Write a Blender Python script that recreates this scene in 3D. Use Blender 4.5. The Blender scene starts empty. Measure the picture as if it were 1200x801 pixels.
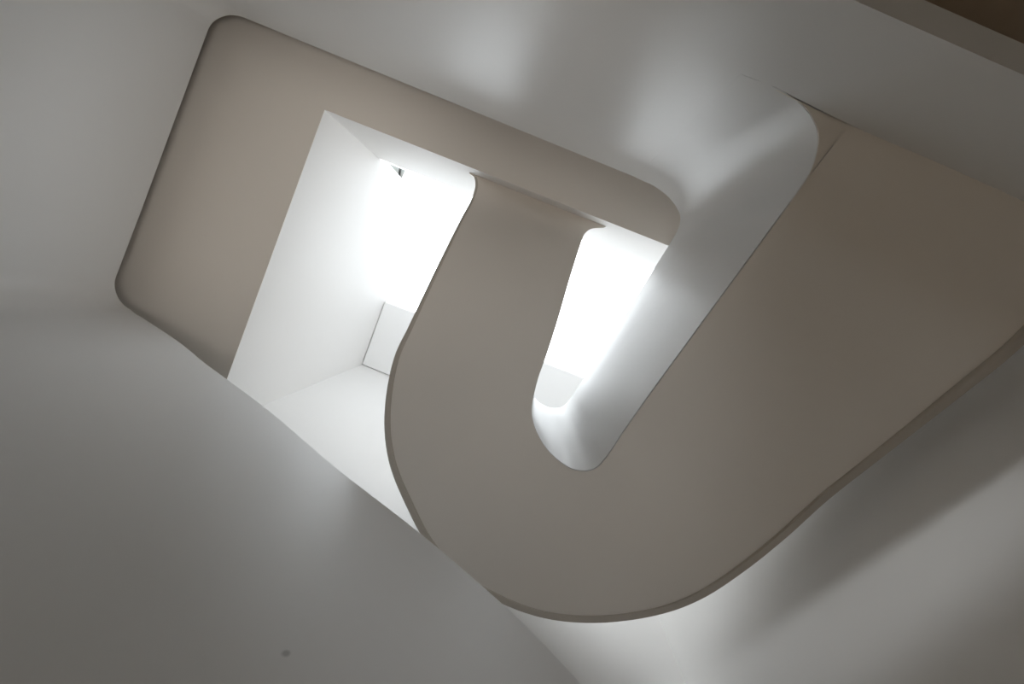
import bpy, math
from mathutils import Vector

# ------------------------------------------------------------------ camera, light, exposure
S = bpy.context.scene
C = S.collection
TH = math.radians(22.0)            # the room is turned 22 degrees against the picture
CT, ST = math.cos(TH), math.sin(TH)
F = 680.0                          # focal length in pixels of the 1200 px wide frame
ZS = F / 800.0                     # survey heights are noted for 800 px, scaled here
EYE = 1.53                         # eye height over the hall floor
ZEN = (622.0, 345.0)               # where straight up lies in the frame

cam_data = bpy.data.cameras.new('camera')
cam = bpy.data.objects.new('camera', cam_data)
C.objects.link(cam)
cam.location = (0, 0, EYE)
cam.rotation_euler = (math.pi, 0, -TH)          # straight up, with a shift lens
cam_data.sensor_width = 36.0
cam_data.lens = F / 1200.0 * 36.0
cam_data.shift_x = -(ZEN[0] - 600.0) / 1200.0
cam_data.shift_y = (ZEN[1] - 400.5) / 1200.0
cam_data.clip_start = 0.02
S.camera = cam

SKY = 7.2
world = bpy.data.worlds.new('overcast_sky')
S.world = world
world.use_nodes = True
bg = world.node_tree.nodes['Background']
bg.inputs[0].default_value = (0.945, 0.963, 1.0, 1)
# overcast sky: brightest high up and a little to one side, dull towards the horizon
wn = world.node_tree
tc = wn.nodes.new('ShaderNodeTexCoord')
dt = wn.nodes.new('ShaderNodeVectorMath')
dt.operation = 'DOT_PRODUCT'
dt.inputs[1].default_value = Vector((-0.25, 0.22, 0.92)).normalized()
cl = wn.nodes.new('ShaderNodeMath')
cl.operation = 'MAXIMUM'
cl.inputs[1].default_value = 0.0
pw = wn.nodes.new('ShaderNodeMath')
pw.operation = 'POWER'
pw.inputs[1].default_value = 2.0
mr = wn.nodes.new('ShaderNodeMapRange')
mr.inputs['To Min'].default_value = SKY * 0.22
mr.inputs['To Max'].default_value = SKY
wn.links.new(tc.outputs['Generated'], dt.inputs[0])
wn.links.new(dt.outputs['Value'], cl.inputs[0])
wn.links.new(cl.outputs[0], pw.inputs[0])
wn.links.new(pw.outputs[0], mr.inputs['Value'])
wn.links.new(mr.outputs['Result'], bg.inputs[1])

S.view_settings.view_transform = 'Standard'
S.view_settings.look = 'None'
S.view_settings.exposure = 0.0
S.view_settings.gamma = 1.0
S.view_settings.use_curve_mapping = False
S.cycles.use_denoising = True
S.cycles.max_bounces = 14
S.cycles.diffuse_bounces = 10
S.cycles.glossy_bounces = 5
S.cycles.transparent_max_bounces = 12
S.cycles.caustics_reflective = False
S.cycles.sample_clamp_indirect = 8.0


def portal(name, loc, rot, sx, sy):
    d = bpy.data.lights.new(name, 'AREA')
    d.shape = 'RECTANGLE'
    d.size, d.size_y = sx, sy
    d.cycles.is_portal = True
    o = bpy.data.objects.new(name, d)
    C.objects.link(o)
    o.location, o.rotation_euler = loc, rot
    return o


def spot(name, loc, aim, watts, col, size, blend, radius):
    d = bpy.data.lights.new(name, 'SPOT')
    d.energy, d.color = watts, col
    d.spot_size, d.spot_blend, d.shadow_soft_size = math.radians(size), blend, radius
    o = bpy.data.objects.new(name, d)
    C.objects.link(o)
    o.location = loc
    o.rotation_euler = (Vector(aim) - Vector(loc)).to_track_quat('-Z', 'Y').to_euler()


G = dict(B=1500, C=370, D=150, E=118, F=170)
WARM, COOL = (1.0, 0.95, 0.89), (0.93, 0.97, 1.0)
RIG = [
    # added fill spots without fixtures, pointing down: beside the left wall, over the well
    ('A', 'added_spot_down', (-2.7, -0.98, 3.15), (-2.7, -0.5, 0), WARM, 80, 0.8, 0.06),
    ('E', 'added_spot_down', (0.4, -1.0, 3.15), (0.3, 0.3, 0), WARM, 85, 0.8, 0.06),
    # added fill spots without fixtures, pointing up: hall, aimed under the beam at the right wall; well, aimed at landing and at the stair turn
    ('B', 'added_spot_up', (0.7, -4.9, 0.2), (2.16, 1.12, 4.72), COOL, 8, 1.0, 0.14),  # unseen spot standing in for low daylight from the hall
    ('C', 'added_spot_up', (0.1, 0.2, 0.2), (-2.85, -0.05, 6.9), WARM, 36, 1.0, 0.6),
    ('F', 'added_spot_up', (-0.1, 0.95, 0.2), (-0.7, -1.25, 6.6), WARM, 38, 1.0, 0.2),
    ('D', 'added_spot_up', (0.5, -0.7, 0.2), (0.2, 1.3, 5.6), COOL, 40, 1.0, 0.3),
]
for key, nm, loc, aim, col, size, blend, rad in RIG:
    if G.get(key):
        spot(nm, loc, aim, G[key], col, size, blend, rad)


# ------------------------------------------------------------------ helpers
def hz(z):
    """survey height -> metres over the hall floor"""
    return z * ZS + EYE


def P(x, y, z):
    """sight line through frame point (x, y), taken at survey height z"""
    dx, dy = x - ZEN[0], y - ZEN[1]
    return Vector(((dx * CT + dy * ST) * z / 800.0, (-dx * ST + dy * CT) * z / 800.0, hz(z)))


def mesh_obj(name, verts, faces, m, parent=None, smooth=35):
    me = bpy.data.meshes.new(name)
    me.from_pydata([tuple(v) for v in verts], [], faces)
    me.validate()
    import bmesh
    bm = bmesh.new()
    bm.from_mesh(me)
    bmesh.ops.remove_doubles(bm, verts=bm.verts, dist=1e-5)
    bmesh.ops.recalc_face_normals(bm, faces=bm.faces)
    bm.to_mesh(me)
    bm.free()
    if smooth:
        for p in me.polygons:
            p.use_smooth = True
        me.set_sharp_from_angle(angle=math.radians(smooth))
    me.materials.append(m)
    o = bpy.data.objects.new(name, me)
    C.objects.link(o)
    o.parent = parent
    return o


def loft(rows, closed_profile=True, caps=True):
    """rows of profile points -> verts, faces"""
    n = len(rows[0])
    verts = [p for r in rows for p in r]
    faces = []
    for i in range(len(rows) - 1):
        for j in range(n if closed_profile else n - 1):
            k = (j + 1) % n
            faces.append((i * n + j, i * n + k, (i + 1) * n + k, (i + 1) * n + j))
    if caps and closed_profile:
        faces.append(tuple(range(n)))
        faces.append(tuple((len(rows) - 1) * n + j for j in range(n))[::-1])
    return verts, faces


def prism(poly, z0, z1):
    """vertical prism over a plan polygon; z0/z1 numbers or per-vertex lists, metres"""
    n = len(poly)
    a = z0 if isinstance(z0, (list, tuple)) else [z0] * n
    b = z1 if isinstance(z1, (list, tuple)) else [z1] * n
    v = [Vector((p[0], p[1], a[i])) for i, p in enumerate(poly)] + \
        [Vector((p[0], p[1], b[i])) for i, p in enumerate(poly)]
    f = [tuple(range(n))[::-1], tuple(range(n, 2 * n))]
    for i in range(n):
        j = (i + 1) % n
        f.append((i, j, n + j, n + i))
    return v, f


def box(x0, x1, y0, y1, z0, z1):
    return prism([(x0, y0), (x1, y0), (x1, y1), (x0, y1)], z0, z1)


def join(*parts):
    V, Fc = [], []
    for v, f in parts:
        o = len(V)
        V += list(v)
        Fc += [tuple(i + o for i in q) for q in f]
    return V, Fc


def spline(pts, sub=5):
    """Catmull-Rom (centripetal) through 3-D points"""
    out = []
    P0 = [pts[0] * 2 - pts[1]] + list(pts) + [pts[-1] * 2 - pts[-2]]
    for i in range(1, len(P0) - 2):
        p0, p1, p2, p3 = P0[i - 1:i + 3]
        t0 = 0.0
        t1 = t0 + max((p1 - p0).length, 1e-6) ** 0.5
        t2 = t1 + max((p2 - p1).length, 1e-6) ** 0.5
        t3 = t2 + max((p3 - p2).length, 1e-6) ** 0.5
        for s in range(sub):
            t = t1 + (t2 - t1) * s / sub
            a1 = p0 * ((t1 - t) / (t1 - t0)) + p1 * ((t - t0) / (t1 - t0))
            a2 = p1 * ((t2 - t) / (t2 - t1)) + p2 * ((t - t1) / (t2 - t1))
            a3 = p2 * ((t3 - t) / (t3 - t2)) + p3 * ((t - t2) / (t3 - t2))
            b1 = a1 * ((t2 - t) / (t2 - t0)) + a2 * ((t - t0) / (t2 - t0))
            b2 = a2 * ((t3 - t) / (t3 - t1)) + a3 * ((t - t1) / (t3 - t1))
            out.append(b1 * ((t2 - t) / (t2 - t1)) + b2 * ((t - t1) / (t2 - t1)))
    out.append(pts[-1].copy())
    return out


def side(curve, sign):
    """plan normals along a curve: +1 = left of the direction of travel"""
    n = []
    for i in range(len(curve)):
        a, b = curve[max(i - 1, 0)], curve[min(i + 1, len(curve) - 1)]
        d = Vector((b.x - a.x, b.y - a.y, 0))
        d = d.normalized() if d.length > 1e-7 else Vector((1, 0, 0))
        n.append(Vector((-d.y, d.x, 0)) * sign)
    return n


def fillet(a, c, b, ra, rb=None, n=10):
    """points of a rounded corner at c coming from a going to b (2-D), tangent lengths ra, rb"""
    rb = ra if rb is None else rb
    a, b, c = Vector(a), Vector(b), Vector(c)
    p, q = c + (a - c).normalized() * ra, c + (b - c).normalized() * rb
    k = 0.5523
    c1, c2 = p.lerp(c, k), q.lerp(c, k)
    r = []
    for i in range(n + 1):
        t = i / n
        r.append(p * (1 - t) ** 3 + c1 * 3 * t * (1 - t) ** 2 + c2 * 3 * t * t * (1 - t) + q * t ** 3)
    return r


def wall_ribbon(bottom, top, sign, thick, r=0.02, lift=0.0, n0=None):
    """standing wall between a bottom and a top curve, rounded at the top arris"""
    nb, nt = side(bottom, sign), side(top, sign)
    if n0 is not None:
        nb[0], nt[0] = n0, n0
    rows = []
    up = Vector((0, 0, 1))
    for b, t, x, y in zip(bottom, top, nb, nt):
        row = [b]
        for k in range(1, 4):
            row.append(b.lerp(t - up * r, k / 4.0))
        for k in range(6):
            a = k / 5 * math.pi / 2
            row.append(t - up * r + y * (r * (1 - math.cos(a))) + up * (r * math.sin(a)))
        row.append(t + y * thick)
        row.append(b + x * thick + up * lift)
        rows.append(row)
    return loft(rows)


def mark(o, label, cat=None, kind=None):
    o['label'] = label
    if cat:
        o['category'] = cat
    if kind:
        o['kind'] = kind
    return o


# ------------------------------------------------------------------ materials
def plaster(name, col, rough=0.5, spec=0.4, bump=0.06, var=0.03, scale=1.6, stretch=(1, 1, 1)):
    m = bpy.data.materials.new(name)
    m.use_nodes = True
    nt = m.node_tree
    b = nt.nodes['Principled BSDF']
    tc = nt.nodes.new('ShaderNodeTexCoord')
    mp = nt.nodes.new('ShaderNodeMapping')
    mp.inputs['Scale'].default_value = stretch
    nt.links.new(tc.outputs['Object'], mp.inputs['Vector'])
    n1 = nt.nodes.new('ShaderNodeTexNoise')
    n1.inputs['Scale'].default_value = scale
    n1.inputs['Detail'].default_value = 4
    nt.links.new(mp.outputs['Vector'], n1.inputs['Vector'])
    ramp = nt.nodes.new('ShaderNodeMapRange')
    ramp.inputs['To Min'].default_value = 1 - var
    ramp.inputs['To Max'].default_value = 1 + var
    nt.links.new(n1.outputs['Fac'], ramp.inputs['Value'])
    mx = nt.nodes.new('ShaderNodeVectorMath')
    mx.operation = 'SCALE'
    mx.inputs[0].default_value = col
    nt.links.new(ramp.outputs['Result'], mx.inputs['Scale'])
    nt.links.new(mx.outputs['Vector'], b.inputs['Base Color'])
    b.inputs['Roughness'].default_value = rough
    b.inputs['Specular IOR Level'].default_value = spec
    if bump:
        bp = nt.nodes.new('ShaderNodeBump')
        bp.inputs['Strength'].default_value = bump
        bp.inputs['Distance'].default_value = 0.25
        nt.links.new(n1.outputs['Fac'], bp.inputs['Height'])
        nt.links.new(bp.outputs['Normal'], b.inputs['Normal'])
    return m


def plain(name, col, rough=0.5, metal=0.0):
    m = bpy.data.materials.new(name)
    m.use_nodes = True
    b = m.node_tree.nodes['Principled BSDF']
    b.inputs['Base Color'].default_value = (*col, 1)
    b.inputs['Roughness'].default_value = rough
    b.inputs['Metallic'].default_value = metal
    return m


def glass_mat(name):
    m = bpy.data.materials.new(name)
    m.use_nodes = True
    nt = m.node_tree
    nt.nodes.remove(nt.nodes['Principled BSDF'])
    tr = nt.nodes.new('ShaderNodeBsdfTransparent')
    tr.inputs[0].default_value = (0.96, 0.98, 0.98, 1)
    gl = nt.nodes.new('ShaderNodeBsdfGlossy')
    gl.inputs['Roughness'].default_value = 0.02
    mix = nt.nodes.new('ShaderNodeMixShader')
    mix.inputs[0].default_value = 0.06
    nt.links.new(tr.outputs[0], mix.inputs[1])
    nt.links.new(gl.outputs[0], mix.inputs[2])
    nt.links.new(mix.outputs[0], nt.nodes['Material Output'].inputs['Surface'])
    return m


def wood_mat(name, c0, c1):
    m = bpy.data.materials.new(name)
    m.use_nodes = True
    nt = m.node_tree
    b = nt.nodes['Principled BSDF']
    tc = nt.nodes.new('ShaderNodeTexCoord')
    mp = nt.nodes.new('ShaderNodeMapping')
    mp.inputs['Scale'].default_value = (8, 0.8, 1)
    nz = nt.nodes.new('ShaderNodeTexNoise')
    nz.inputs['Scale'].default_value = 1.5
    nz.inputs['Detail'].default_value = 6
    cr = nt.nodes.new('ShaderNodeValToRGB')
    cr.color_ramp.elements[0].color = (*c0, 1)
    cr.color_ramp.elements[1].color = (*c1, 1)
    nt.links.new(tc.outputs['Object'], mp.inputs['Vector'])
    nt.links.new(mp.outputs['Vector'], nz.inputs['Vector'])
    nt.links.new(nz.outputs['Fac'], cr.inputs['Fac'])
    nt.links.new(cr.outputs['Color'], b.inputs['Base Color'])
    b.inputs['Roughness'].default_value = 0.4
    return m


M_WALL = plaster('polished_plaster', (0.76, 0.76, 0.757), rough=0.42, spec=0.45, bump=0.10, var=0.015, scale=0.8,
                 stretch=(1, 1, 0.7))
M_WALL_STAIN = M_WALL.copy()                       # the same plaster with one small round stain
M_WALL_STAIN.name = 'polished_plaster_stained'
_nt = M_WALL_STAIN.node_tree
_b = _nt.nodes['Principled BSDF']
_src = _b.inputs['Base Color'].links[0].from_socket
_tc = _nt.nodes.new('ShaderNodeTexCoord')
_vd = _nt.nodes.new('ShaderNodeVectorMath')
_vd.operation = 'DISTANCE'
_vd.inputs[1].default_value = (-0.3466, 1.5854, hz(2.5529))
_nt.links.new(_tc.outputs['Object'], _vd.inputs[0])
_mr = _nt.nodes.new('ShaderNodeMapRange')
_mr.interpolation_type = 'SMOOTHSTEP'
_mr.inputs['From Min'].default_value = 0.007
_mr.inputs['From Max'].default_value = 0.022
_mr.inputs['To Min'].default_value = 0.64
_mr.inputs['To Max'].default_value = 1.0
_nt.links.new(_vd.outputs['Value'], _mr.inputs['Value'])
_sc = _nt.nodes.new('ShaderNodeVectorMath')
_sc.operation = 'SCALE'
_nt.links.new(_src, _sc.inputs[0])
_nt.links.new(_mr.outputs['Result'], _sc.inputs['Scale'])
_nt.links.new(_sc.outputs['Vector'], _b.inputs['Base Color'])
M_WHITE = plaster('white_paint', (0.77, 0.758, 0.745), rough=0.6, spec=0.3, bump=0.02, var=0.01)
M_SIDE = plaster('side_wall_paint', (0.86, 0.85, 0.835), rough=0.6, spec=0.3, bump=0.02, var=0.01)
M_PANEL = plaster('ceiling_panel_paint', (0.93, 0.93, 0.93), rough=0.6, spec=0.3, bump=0.0, var=0.005)
M_SOFFIT = plaster('taupe_paint', (0.84, 0.785, 0.72), rough=0.5, spec=0.35, bump=0.03, var=0.02, scale=1.0)
M_STRING = plaster('taupe_edge_paint', (0.55, 0.50, 0.44), rough=0.5, spec=0.35, bump=0.0, var=0.01)
M_BROWN = wood_mat('dark_brown_boards', (0.34, 0.27, 0.20), (0.42, 0.34, 0.26))
M_FLOOR = wood_mat('oak_floor', (0.66, 0.58, 0.48), (0.74, 0.67, 0.57))
M_DARKWOOD = wood_mat('dark_wood_floor', (0.16, 0.11, 0.075), (0.24, 0.17, 0.115))
M_GLASS = glass_mat('clear_glass')
M_METAL = plain('grey_aluminium', (0.55, 0.56, 0.55), 0.4, 0.3)
M_DARK = plain('dark_gasket', (0.03, 0.03, 0.03), 0.6)

# ------------------------------------------------------------------ room sizes (metres in plan, survey heights)
NR = 2.16                      # right wall
UF = 2.25                      # wall at the far end of the stair turn
NL, UB = -4.2, -5.2            # outer walls of the hall
Z_SLAB = 6.30                  # underside of the upper landing
Z_RIB = 5.85                   # top of the rounded well walls
Z_GL0 = 8.60                   # foot of the skylight
Z_TOP = 11.97                  # ceiling beside the skylight
Z_B0 = 1.96                    # underside of the beam round the well

# ------------------------------------------------------------------ rounded walls of the well
# top line of the walls as plan points, all at Z_RIB
def plan(x, y, z=Z_RIB):
    p = P(x, y, z)
    return Vector((p.x, p.y))

c1 = plan(255, 8.7)
U_FRONT = 1.40
c2 = Vector((plan(139, 322).x, U_FRONT))
c3s = plan(720, 198)
U_BACK = -1.123
TR = [0.215, 0.26]

# ---- front wall: descends to the right, survey heights read off along its top line
front_px = [(210, 400), (240, 424.5), (266, 443.5), (315, 480), (385.5, 540),
            (420, 567.5), (497.5, 627.5), (585, 702.5), (630, 745), (682.5, 801), (760, 890), (850, 1005)]
front_top = []
for x, y in front_px:
    q = P(x, y, 800.0)                       # per unit height
    front_top.append(P(x, y, U_FRONT / (q.y / 800.0)))
left_a = plan(169.5, 240)
corner2 = fillet(left_a, c2, (0, U_FRONT), 0.22, 0.24, 14)
RIBZ = hz(Z_RIB)
ft = [Vector((p.x, p.y, RIBZ)) for p in corner2]
ft[-1].z -= 0.02
whole = spline([ft[-3], ft[-2], ft[-1]] + front_top, 4)
k = min(range(len(whole)), key=lambda i: (whole[i] - ft[-1]).length) + 1
top_line = whole[k:]
def lean(p):                                          # away from the corner the wall leans in a little
    return 0.17 * min(1.0, max(0.0, (p.x + 2.75) / 1.6)) * (p.z + 0.02)
bot_line = [Vector((p.x, p.y + lean(p), -0.02)) for p in top_line]
wf = mesh_obj('wall_front', *wall_ribbon(bot_line, top_line, +1, 0.10, 0.012), M_WALL_STAIN)
mark(wf, 'grey plaster wall filling the lower left, its top edge sloping down to the right', kind='structure')

# ---- left wall with both of its rounded corners
k1 = fillet(left_a, c1, c3s, TR[0], TR[1], 16)
back0 = k1[-1].lerp(c3s, 0.06)
tl = [whole[k]] + ft[::-1] + [Vector((p.x, p.y, RIBZ)) for p in [left_a, left_a.lerp(k1[0], 0.5)] + k1 + [back0]]
bl = [Vector((p.x, p.y, -0.02)) for p in tl]
wl = mesh_obj('wall_left', *wall_ribbon(bl, tl, -1, 0.10, 0.022), M_WALL)
mark(wl, 'pale grey plaster wall at the left edge with rounded corners', kind='structure')

# ---- back wall with the beam under it: one face, carried on to the right below the stair
Z_LAND = 2.75
N_END = 0.45
TH_B = 0.082
LINE = spline([Vector((-3.4, -1.139, 0)), Vector((-1.0, -1.139, 0)), Vector((0.3, -1.139, 0)), P(920, 108, Z_LAND),
               P(996, 146, Z_LAND), P(1100, 190.5, Z_LAND), P(1200, 235.5, Z_LAND), P(1330, 294, Z_LAND)], 12)
def u_line(x):
    for a, b in zip(LINE, LINE[1:]):
        if a.x <= x <= b.x:
            return a.y + (b.y - a.y) * (x - a.x) / (b.x - a.x)
    return LINE[-1].y
q0, q1 = P(1000, 0, Z_B0), P(1200, 88, Z_B0)
def u_foot(x):
    return q0.y + (q1.y - q0.y) * (max(x, 0.2) - q0.x) / (q1.x - q0.x)
rows = []
xs = [back0.x + (N_END - back0.x) * i / 16 for i in range(17)]
r = 0.015
for x in xs:
    t = (x - back0.x) / (c3s.x - back0.x)
    ut = back0.y + (c3s.y - back0.y) * t
    w = min(1.0, (x - back0.x) / 1.6)
    uf = ut * (1 - w) + u_foot(x) * w
    um = ut * (1 - w) + u_line(x) * w
    row = [Vector((x, uf, hz(Z_B0))), Vector((x, um, hz(Z_LAND)))]
    for k in range(1, 4):
        row.append(row[1].lerp(Vector((x, ut, RIBZ - r)), k / 4))
    for k in range(6):
        a = k / 5 * math.pi / 2
        row.append(Vector((x, ut - r * (1 - math.cos(a)), RIBZ - r + r * math.sin(a))))
    row += [Vector((x, ut - TH_B, RIBZ)), Vector((x, uf - TH_B, hz(Z_B0)))]
    rows.append(row)
part_a = loft(rows, True, True)
rows = []
for i in range(25):
    x = N_END + (NR - N_END) * i / 24
    a, b = Vector((x, u_foot(x), hz(Z_B0))), Vector((x, u_line(x), hz(Z_LAND)))
    rows.append([a, b, b + Vector((0, -TH_B, 0)), a + Vector((0, -TH_B, 0))])
part_b = loft(rows, True, False)
wb = mesh_obj('wall_back', *join((part_a[0], part_a[1][:-1]), part_b), M_WALL)
mark(wb, 'pale plaster wall along the top with soft highlights, its lower edge at the upper right', kind='structure')

# ------------------------------------------------------------------ staircase
st = bpy.data.objects.new('staircase', None)
C.objects.link(st)
st.location = P(1150, 210, 2.7)
bpy.context.view_layer.update()
mark(st, 'curved staircase seen from below, taupe underside making a half turn under the skylight', 'staircase')

OUT = [(1300, 282, 2.75), (1250, 345, 2.76), (1200, 402, 2.80), (1113, 473, 3.15), (1038, 531.5, 3.5), (970, 585, 3.8),
       (920, 630, 4.0), (870, 670, 4.15), (820, 702, 4.27), (770, 720, 4.38), (698, 729, 4.5), (636, 723, 4.6),
       (580, 702.5, 4.7), (537, 677, 4.82), (502, 639, 4.9), (476, 591.5, 4.97), (456, 540, 5.05), (451, 486, 5.13),
       (462, 420, 5.3), (480.5, 380, 5.45), (515.5, 306.5, 5.9), (540, 257.5, 6.25), (553, 233, 6.48),
       (557.5, 217, 6.6), (556, 208, 6.64), (549, 202.5, 6.66)]
INN = [(996, 146, 2.75), (960, 192, 2.75), (927, 237, 2.76), (880, 301, 2.98), (822, 380, 3.25), (767, 455, 3.6),
       (735, 500, 3.85), (715, 530, 3.98), (707.5, 540, 4.05), (700, 547.5, 4.1), (693, 551, 4.15), (685, 552, 4.2),
       (670, 549.5, 4.32), (655, 540, 4.45), (642, 527.5, 4.6), (632, 512.5, 4.75), (625, 495, 4.9), (623, 480, 5.0),
       (630, 445, 5.2), (640, 417, 5.38), (652, 380, 5.6), (668, 325, 6.0), (680, 287, 6.3),
       (684.5, 275, 6.45), (693, 268, 6.58), (710, 266.5, 6.66)]
SUB = 6
oc = spline([P(*p) for p in OUT], SUB)
ic = spline([P(*p) for p in INN], SUB)
for p in oc + ic:
    p.z += 0.0015
hA, hB = P(380.4, 128.4, 6.30), P(781.5, 287, 6.30)        # edge of the upper landing
for p in (oc[-1], ic[-1]):                                # the flight ends on the landing edge
    p.y = hA.y + (hB.y - hA.y) * (p.x - hA.x) / (hB.x - hA.x) + 0.0006
NCOL = 10
rows = []
top_rise = 0.20
zs_mid = [(a.z + b.z) / 2 for a, b in zip(ic, oc)]
RISER = 0.17
for a, b in zip(ic, oc):
    row = [a.lerp(b, k / NCOL) for k in range(NCOL + 1)]
    if not rows:                                             # the flight starts flush on the beam
        for p in row:
            p.y = u_line(p.x) + 0.0006
    lv = max(a.z, b.z) + top_rise
    lv = math.ceil((lv - hz(2.7)) / RISER) * RISER + hz(2.7)     # treads on the upper side
    w = (b - a).normalized() * 0.10
    row += [Vector((b.x - w.x * 0.3, b.y - w.y * 0.3, lv)), Vector((a.x + w.x, a.y + w.y, lv)), Vector((a.x + w.x, a.y + w.y, a.z + 0.04))]
    rows.append(row)
inv = Vector(st.location)
def local(vf):
    return [v - inv for v in vf[0]], vf[1]
fl = mesh_obj('flight', *local(loft(rows)), M_SOFFIT, st, 30)
fl['label'] = 'smooth taupe underside of the flight'

# outer string: narrow moulding under the outer edge
no = side(oc, -1)
test = oc[40] + no[40]
if (test - ic[40]).length < (oc[40] - ic[40]).length:
    no = [-v for v in no]                    # make it point outwards
rows = []
for i, (p, nv) in enumerate(zip(oc, no)):
    if i < 1:
        continue
    if i > (len(OUT) - 2) * SUB:
        break
    up = Vector((0, 0, 1))
    inw = -nv
    tp = min(1.0, max(0.0, (i - 15 * SUB) / (6.0 * SUB)))   # the moulding slims towards the top
    d = 0.020 - 0.014 * tp
    ww = 0.055 - 0.035 * tp
    rows.append([p + inw * ww + up * 0.03, p + inw * ww - up * d * 0.5, p + inw * (ww - 0.007) - up * d,
                 p + inw * 0.008 - up * d, p + inw * 0.002 - up * d * 0.4, p + nv * 0.004 + up * 0.0,
                 p + nv * 0.006 + up * 0.30, p + inw * 0.02 + up * 0.30])
es = mesh_obj('edge_string', *local(loft(rows)), M_STRING, st, 50)
es['label'] = 'thin raised moulding along the outer edge of the underside'

# outer parapet above the string
rows = []
for i, (p, nv) in enumerate(zip(oc, no)):
    if i < 2 * SUB or i > (len(OUT) - 4) * SUB:
        continue
    up = Vector((0, 0, 1))
    b = p - nv * 0.010 + up * 0.25
    t = p - nv * 0.010 + up * 1.20
    rows.append([b, t, t - nv * 0.08, b - nv * 0.08])
op = mesh_obj('outer_parapet', *local(loft(rows)), M_WHITE, st, 40)

# inner parapet: bottom line / top line pairs
BT = [((862, 84, 2.75), (745, 208.5, 5.85)), ((920, 108, 2.75), (755, 213, 5.85)), ((942, 121, 2.75), (765, 217.5, 5.85)),
      ((955, 138, 2.75), (783, 231, 5.85)), ((961, 155, 2.75), (793, 244, 5.85)), ((960, 175, 2.75), (797, 256, 5.85)),
      ((952, 200, 2.75), (793, 271, 5.85)), ((938, 222, 2.755), (783, 288, 5.85)), ((927, 237, 2.76), (776, 299, 5.85)),
      ((880, 301, 2.98), (757, 329, 5.86)), ((822, 380, 3.25), (731, 371, 5.88)), ((767, 455, 3.6), (706, 409, 5.94)),
      ((735, 500, 3.85), (690, 433, 6.0)), ((715, 530, 3.98), (678, 452, 6.05)), ((707.5, 540, 4.05), (670, 464, 6.1)),
      ((700, 547.5, 4.1), (665, 470, 6.12)), ((693, 551, 4.15), (661, 474, 6.14)), ((685, 552, 4.2), (657, 476.5, 6.16)),
      ((670, 549.5, 4.32), (650, 477.5, 6.2)), ((655, 540, 4.45), (643, 476.5, 6.24)), ((642, 527.5, 4.6), (637, 474, 6.28)),
      ((632, 512.5, 4.75), (632, 471, 6.3)), ((625, 495, 4.9), (628, 467, 6.32)), ((623, 480, 5.0), (626, 463, 6.35))]
bot = [P(*b) for b, t in BT]
top = [P(*t) for b, t in BT]
for x, y, z in INN[18:24]:
    b = P(x, y, z)
    bot.append(b)
    lean = top[23] - bot[23]
    top.append(Vector((b.x, b.y, b.z + 1.2)))
bot[0] = Vector((N_END + 0.0004, u_line(N_END), hz(Z_LAND)))
ut_end = back0.y + (c3s.y - back0.y) * (N_END - back0.x) / (c3s.x - back0.x)
top[0] = Vector((N_END + 0.0004, ut_end, RIBZ))
bot, top = spline(bot, 5), spline(top, 5)
for i, p in enumerate(bot):
    if 0 < i <= 5:
        p.y = u_line(p.x) + 0.0004
    p.z += 0.001 + 0.020 * min(1.0, max(0.0, (i - 5) / 4))
ip = mesh_obj('inner_parapet', *local(wall_ribbon(bot, top, -1, 0.085, 0.012, 0.04, Vector((0, -1, 0)))), M_WALL, st)
ip['label'] = 'pale cool grey inner parapet curving round the open eye'

# flat corner under the start of the flight, between parapet, beam and flight
cor = [p for p in bot[4:41]] + [P(960, 192, Z_LAND), P(996, 146, Z_LAND)]
cv, cf = prism([(p.x, p.y) for p in cor], hz(Z_LAND) + 0.012, hz(Z_LAND) + 0.018)
cs = mesh_obj('corner_soffit', *local((cv, cf)), M_SOFFIT, st, 0)
cs['label'] = 'small flat taupe triangle beside the start of the flight'

# ------------------------------------------------------------------ upper landing: slab with the skylight opening
hA = P(380.4, 128.4, Z_SLAB)
hB = P(781.5, 287, Z_SLAB)
hC = P(266, 443.5, Z_SLAB)
dl = (hC - hA)
hD = hA + dl * ((UF + 0.02 - hA.y) / dl.y)            # left edge carried on to the end wall
dr = (hB - hA)
hE = hA + dr * ((NR + 0.02 - hA.x) / dr.x)
slab = [(NL - 0.1, UB - 0.1), (NR + 0.02, UB - 0.1), (hE.x, hE.y), (hA.x, hA.y), (hD.x, hD.y), (NL - 0.1, UF + 0.02)]
fu = mesh_obj('floor_landing', *prism(slab, hz(Z_SLAB) + 0.008, hz(Z_SLAB) + 0.28), M_WHITE, None, 0)
mark(fu, 'white edge of the upper landing round the opening', kind='structure')
ls = mesh_obj('ceiling', *prism(slab, hz(Z_SLAB), hz(Z_SLAB) + 0.008), M_SOFFIT, None, 0)
mark(ls, 'flat taupe underside of the upper landing with a bright rectangular opening', kind='structure')

# ------------------------------------------------------------------ skylight shaft walls
zg0, zt = hz(Z_GL0), hz(Z_TOP)
e0, e1 = P(451.4, 353.5, Z_TOP), P(690, 445, Z_TOP)       # edge of the ceiling panel
nA = Vector((hA.x, hA.y))
nD = Vector((hD.x, hD.y))
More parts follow.
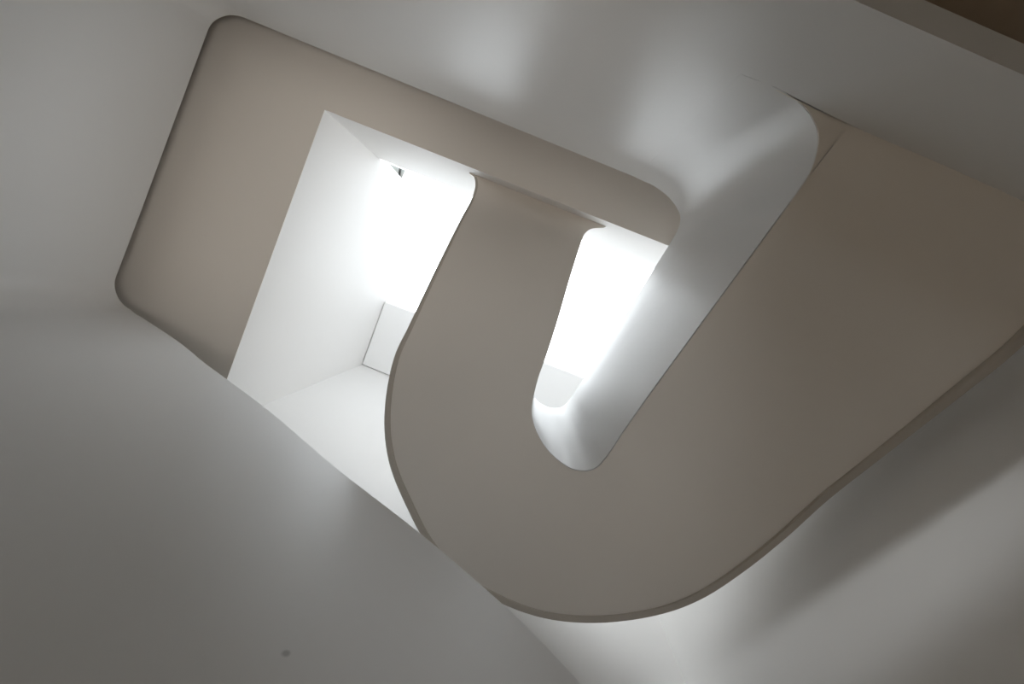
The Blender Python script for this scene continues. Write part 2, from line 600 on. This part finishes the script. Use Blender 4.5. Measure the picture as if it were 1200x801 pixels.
# left shaft wall: slopes at the top with the glass
tl_ = (e0.y - hA.y) / (hD.y - hA.y)
pE = nA.lerp(nD, tl_)
W = 0.12
v = [Vector((nA.x, nA.y, hz(Z_SLAB) + 0.28)), Vector((nD.x, nD.y, hz(Z_SLAB) + 0.28)), Vector((nD.x, nD.y, zt + 0.1)),
     Vector((pE.x, pE.y, zt + 0.1)), Vector((nA.x, nA.y, zg0 + 0.1))]
v2 = [p + Vector((-W, 0, 0)) for p in v]
f = [(0, 1, 2, 3, 4), (9, 8, 7, 6, 5)] + [(i, 5 + i, 5 + (i + 1) % 5, (i + 1) % 5) for i in range(5)]
sl = mesh_obj('wall_shaft_left', v + v2, f, M_WHITE, None, 0)
mark(sl, 'bright white wall of the skylight shaft on the left', kind='structure')
# back shaft wall
nE = Vector((hE.x, hE.y))
sb = mesh_obj('wall_shaft_back', *prism([nA, nE, nE + Vector((0, -W)), nA + Vector((-W, -W))], hz(Z_SLAB) + 0.28, zg0),
              M_WHITE, None, 0)
mark(sb, 'narrow white wall strip above the landing edge, under the skylight', kind='structure')
# ceiling panel at the top
dE = (e1 - e0)
eL = e0 + dE * ((nD.x - 0.02 - e0.x) / dE.x)
eL.x = max(eL.x, pE.x)
eR = e0 + dE * ((NR + 0.02 - e0.x) / dE.x)
gapw = 0.012
cp = mesh_obj('ceiling_panel', *prism([(pE.x + gapw, e0.y), (eR.x, eR.y), (NR - gapw, UF - 0.015), (nD.x + gapw, UF - 0.015)],
              zt, zt + 0.08), M_PANEL, None, 0)
mark(cp, 'light grey ceiling panel at the top of the shaft beside the skylight', kind='structure')
rf = mesh_obj('roof_slab', *prism([(pE.x - W, e0.y), (eR.x, eR.y), (NR + W, UF + W), (nD.x - W, UF + W)], zt + 0.10, zt + 0.3),
              M_WHITE, None, 0)
mark(rf, 'roof over the ceiling panel', kind='structure')

# ------------------------------------------------------------------ end wall and right wall
ew = mesh_obj('wall_end', *box(NL - 0.1, NR + W, UF, UF + W, -0.05, zt + 0.12), M_WHITE, None, 0)
mark(ew, 'white end wall behind the stair turn, bright at the bottom of the picture', kind='structure')
rw_poly = [(UB - 0.1, -0.05), (UF, -0.05), (UF, zt + 0.1), (e1.y + 0.02, zt + 0.1), (hE.y, zg0 + 0.1), (hE.y - W, zg0),
           (hE.y - W, hz(Z_SLAB) + 0.28), (UB - 0.1, hz(Z_SLAB) + 0.28)]
nn = len(rw_poly)
v = [Vector((NR, a, b)) for a, b in rw_poly] + [Vector((NR + W, a, b)) for a, b in rw_poly]
f = [tuple(range(nn)), tuple(range(nn, 2 * nn))[::-1]] + [(i, (i + 1) % nn, nn + (i + 1) % nn, nn + i) for i in range(nn)]
rw = mesh_obj('wall_right', v, f, M_SIDE, None, 0)
mark(rw, 'shadowed plaster wall at the lower right with a soft patch of light from an added spot', kind='structure')

# ------------------------------------------------------------------ skylight glazing
g0 = Vector((nA.x, nA.y - 0.03, zg0 + 0.02))
g1 = Vector((nE.x, nE.y - 0.03, zg0 + 0.02))
g2 = Vector((eR.x, eR.y, zt + 0.06))
g3 = Vector((pE.x, e0.y, zt + 0.06))
nrm = (g1 - g0).cross(g3 - g0).normalized()
if nrm.z < 0:
    nrm = -nrm
sk = mesh_obj('window_1', [g0, g1, g2, g3] + [p + nrm * 0.012 for p in (g0, g1, g2, g3)],
              [(0, 1, 2, 3), (7, 6, 5, 4), (0, 4, 5, 1), (1, 5, 6, 2), (2, 6, 7, 3), (3, 7, 4, 0)], M_GLASS, None, 0)
mark(sk, 'overexposed white skylight glazing at the top of the shaft', kind='structure')
# frame piece showing in the skylight's back left corner
a, b, c = P(454, 190.5, 8.75), P(475, 199, 8.75), P(470.3, 208.5, 8.75)
def tri_piece(pts, z0, z1):
    return prism([(p.x, p.y) for p in pts], z0, z1)
z0 = hz(8.62) + 0.12
fr = mesh_obj('window_frame', *tri_piece([a, b, c], z0, z0 + 0.06), M_METAL, sk, 0)
s1, s2, s3, s4 = P(467.3, 196, 8.72), P(469.6, 197, 8.72), P(468.0, 206.2, 8.72), P(466.2, 204.3, 8.72)
mesh_obj('gasket', *tri_piece([s1, s2, s3, s4], z0 - 0.012, z0 + 0.01), M_DARK, fr, 0)

mid = (g0 + g1 + g2 + g3) / 4 + nrm * 0.08
ydir = (g3 - g0)
tilt = math.atan2(g3.z - g0.z, g3.y - g0.y)
portal('skylight_portal', mid, (math.pi + tilt, 0, 0), (g1 - g0).length, ydir.length)

# ------------------------------------------------------------------ hall below: floor, brown ceiling, window
fo = mesh_obj('floor', *box(NL - 0.1, NR + W, -1.3, UF + W, -0.12, 0.0), M_FLOOR, None, 0)
mark(fo, 'pale floor at the foot of the stairwell', kind='structure')
fh = mesh_obj('floor_hall', *box(NL - 0.1, NR + W, UB - 0.1, -1.3, -0.12, 0.0), M_DARKWOOD, None, 0)
mark(fh, 'dark wooden floor of the hall', kind='structure')
hc = mesh_obj('ceiling_hall', *box(NL - 0.05, NR, UB, -1.235, hz(2.16), hz(2.55)), M_BROWN, None, 0)
mark(hc, 'dark brown ceiling showing in the upper right corner', kind='structure')
hl = mesh_obj('wall_hall_left', *box(NL - 0.1, NL, UB, UF, -0.05, hz(Z_SLAB) + 0.1), M_WHITE, None, 0)
mark(hl, 'outer wall beyond the well on the left', kind='structure')
WX0, WX1, WZ0, WZ1 = -3.6, 1.2, 0.10, 1.9
hb = mesh_obj('wall_hall_back', *join(box(NL - 0.1, WX0, UB - 0.1, UB, -0.05, hz(Z_SLAB) + 0.1),
                                      box(WX1, NR, UB - 0.1, UB, -0.05, hz(Z_SLAB) + 0.1),
                                      box(WX0, WX1, UB - 0.1, UB, -0.05, WZ0),
                                      box(WX0, WX1, UB - 0.1, UB, WZ1, hz(Z_SLAB) + 0.1)), M_WHITE, None, 0)
mark(hb, 'hall wall with the low wide window', kind='structure')
hw = mesh_obj('window_2', *box(WX0, WX1, UB - 0.06, UB - 0.05, WZ0, WZ1), M_DARK, None, 0)  # opaque pane added to keep the window's light out of the well
mark(hw, 'low wide hall window closed by an added dark pane that shuts out its light', kind='structure')
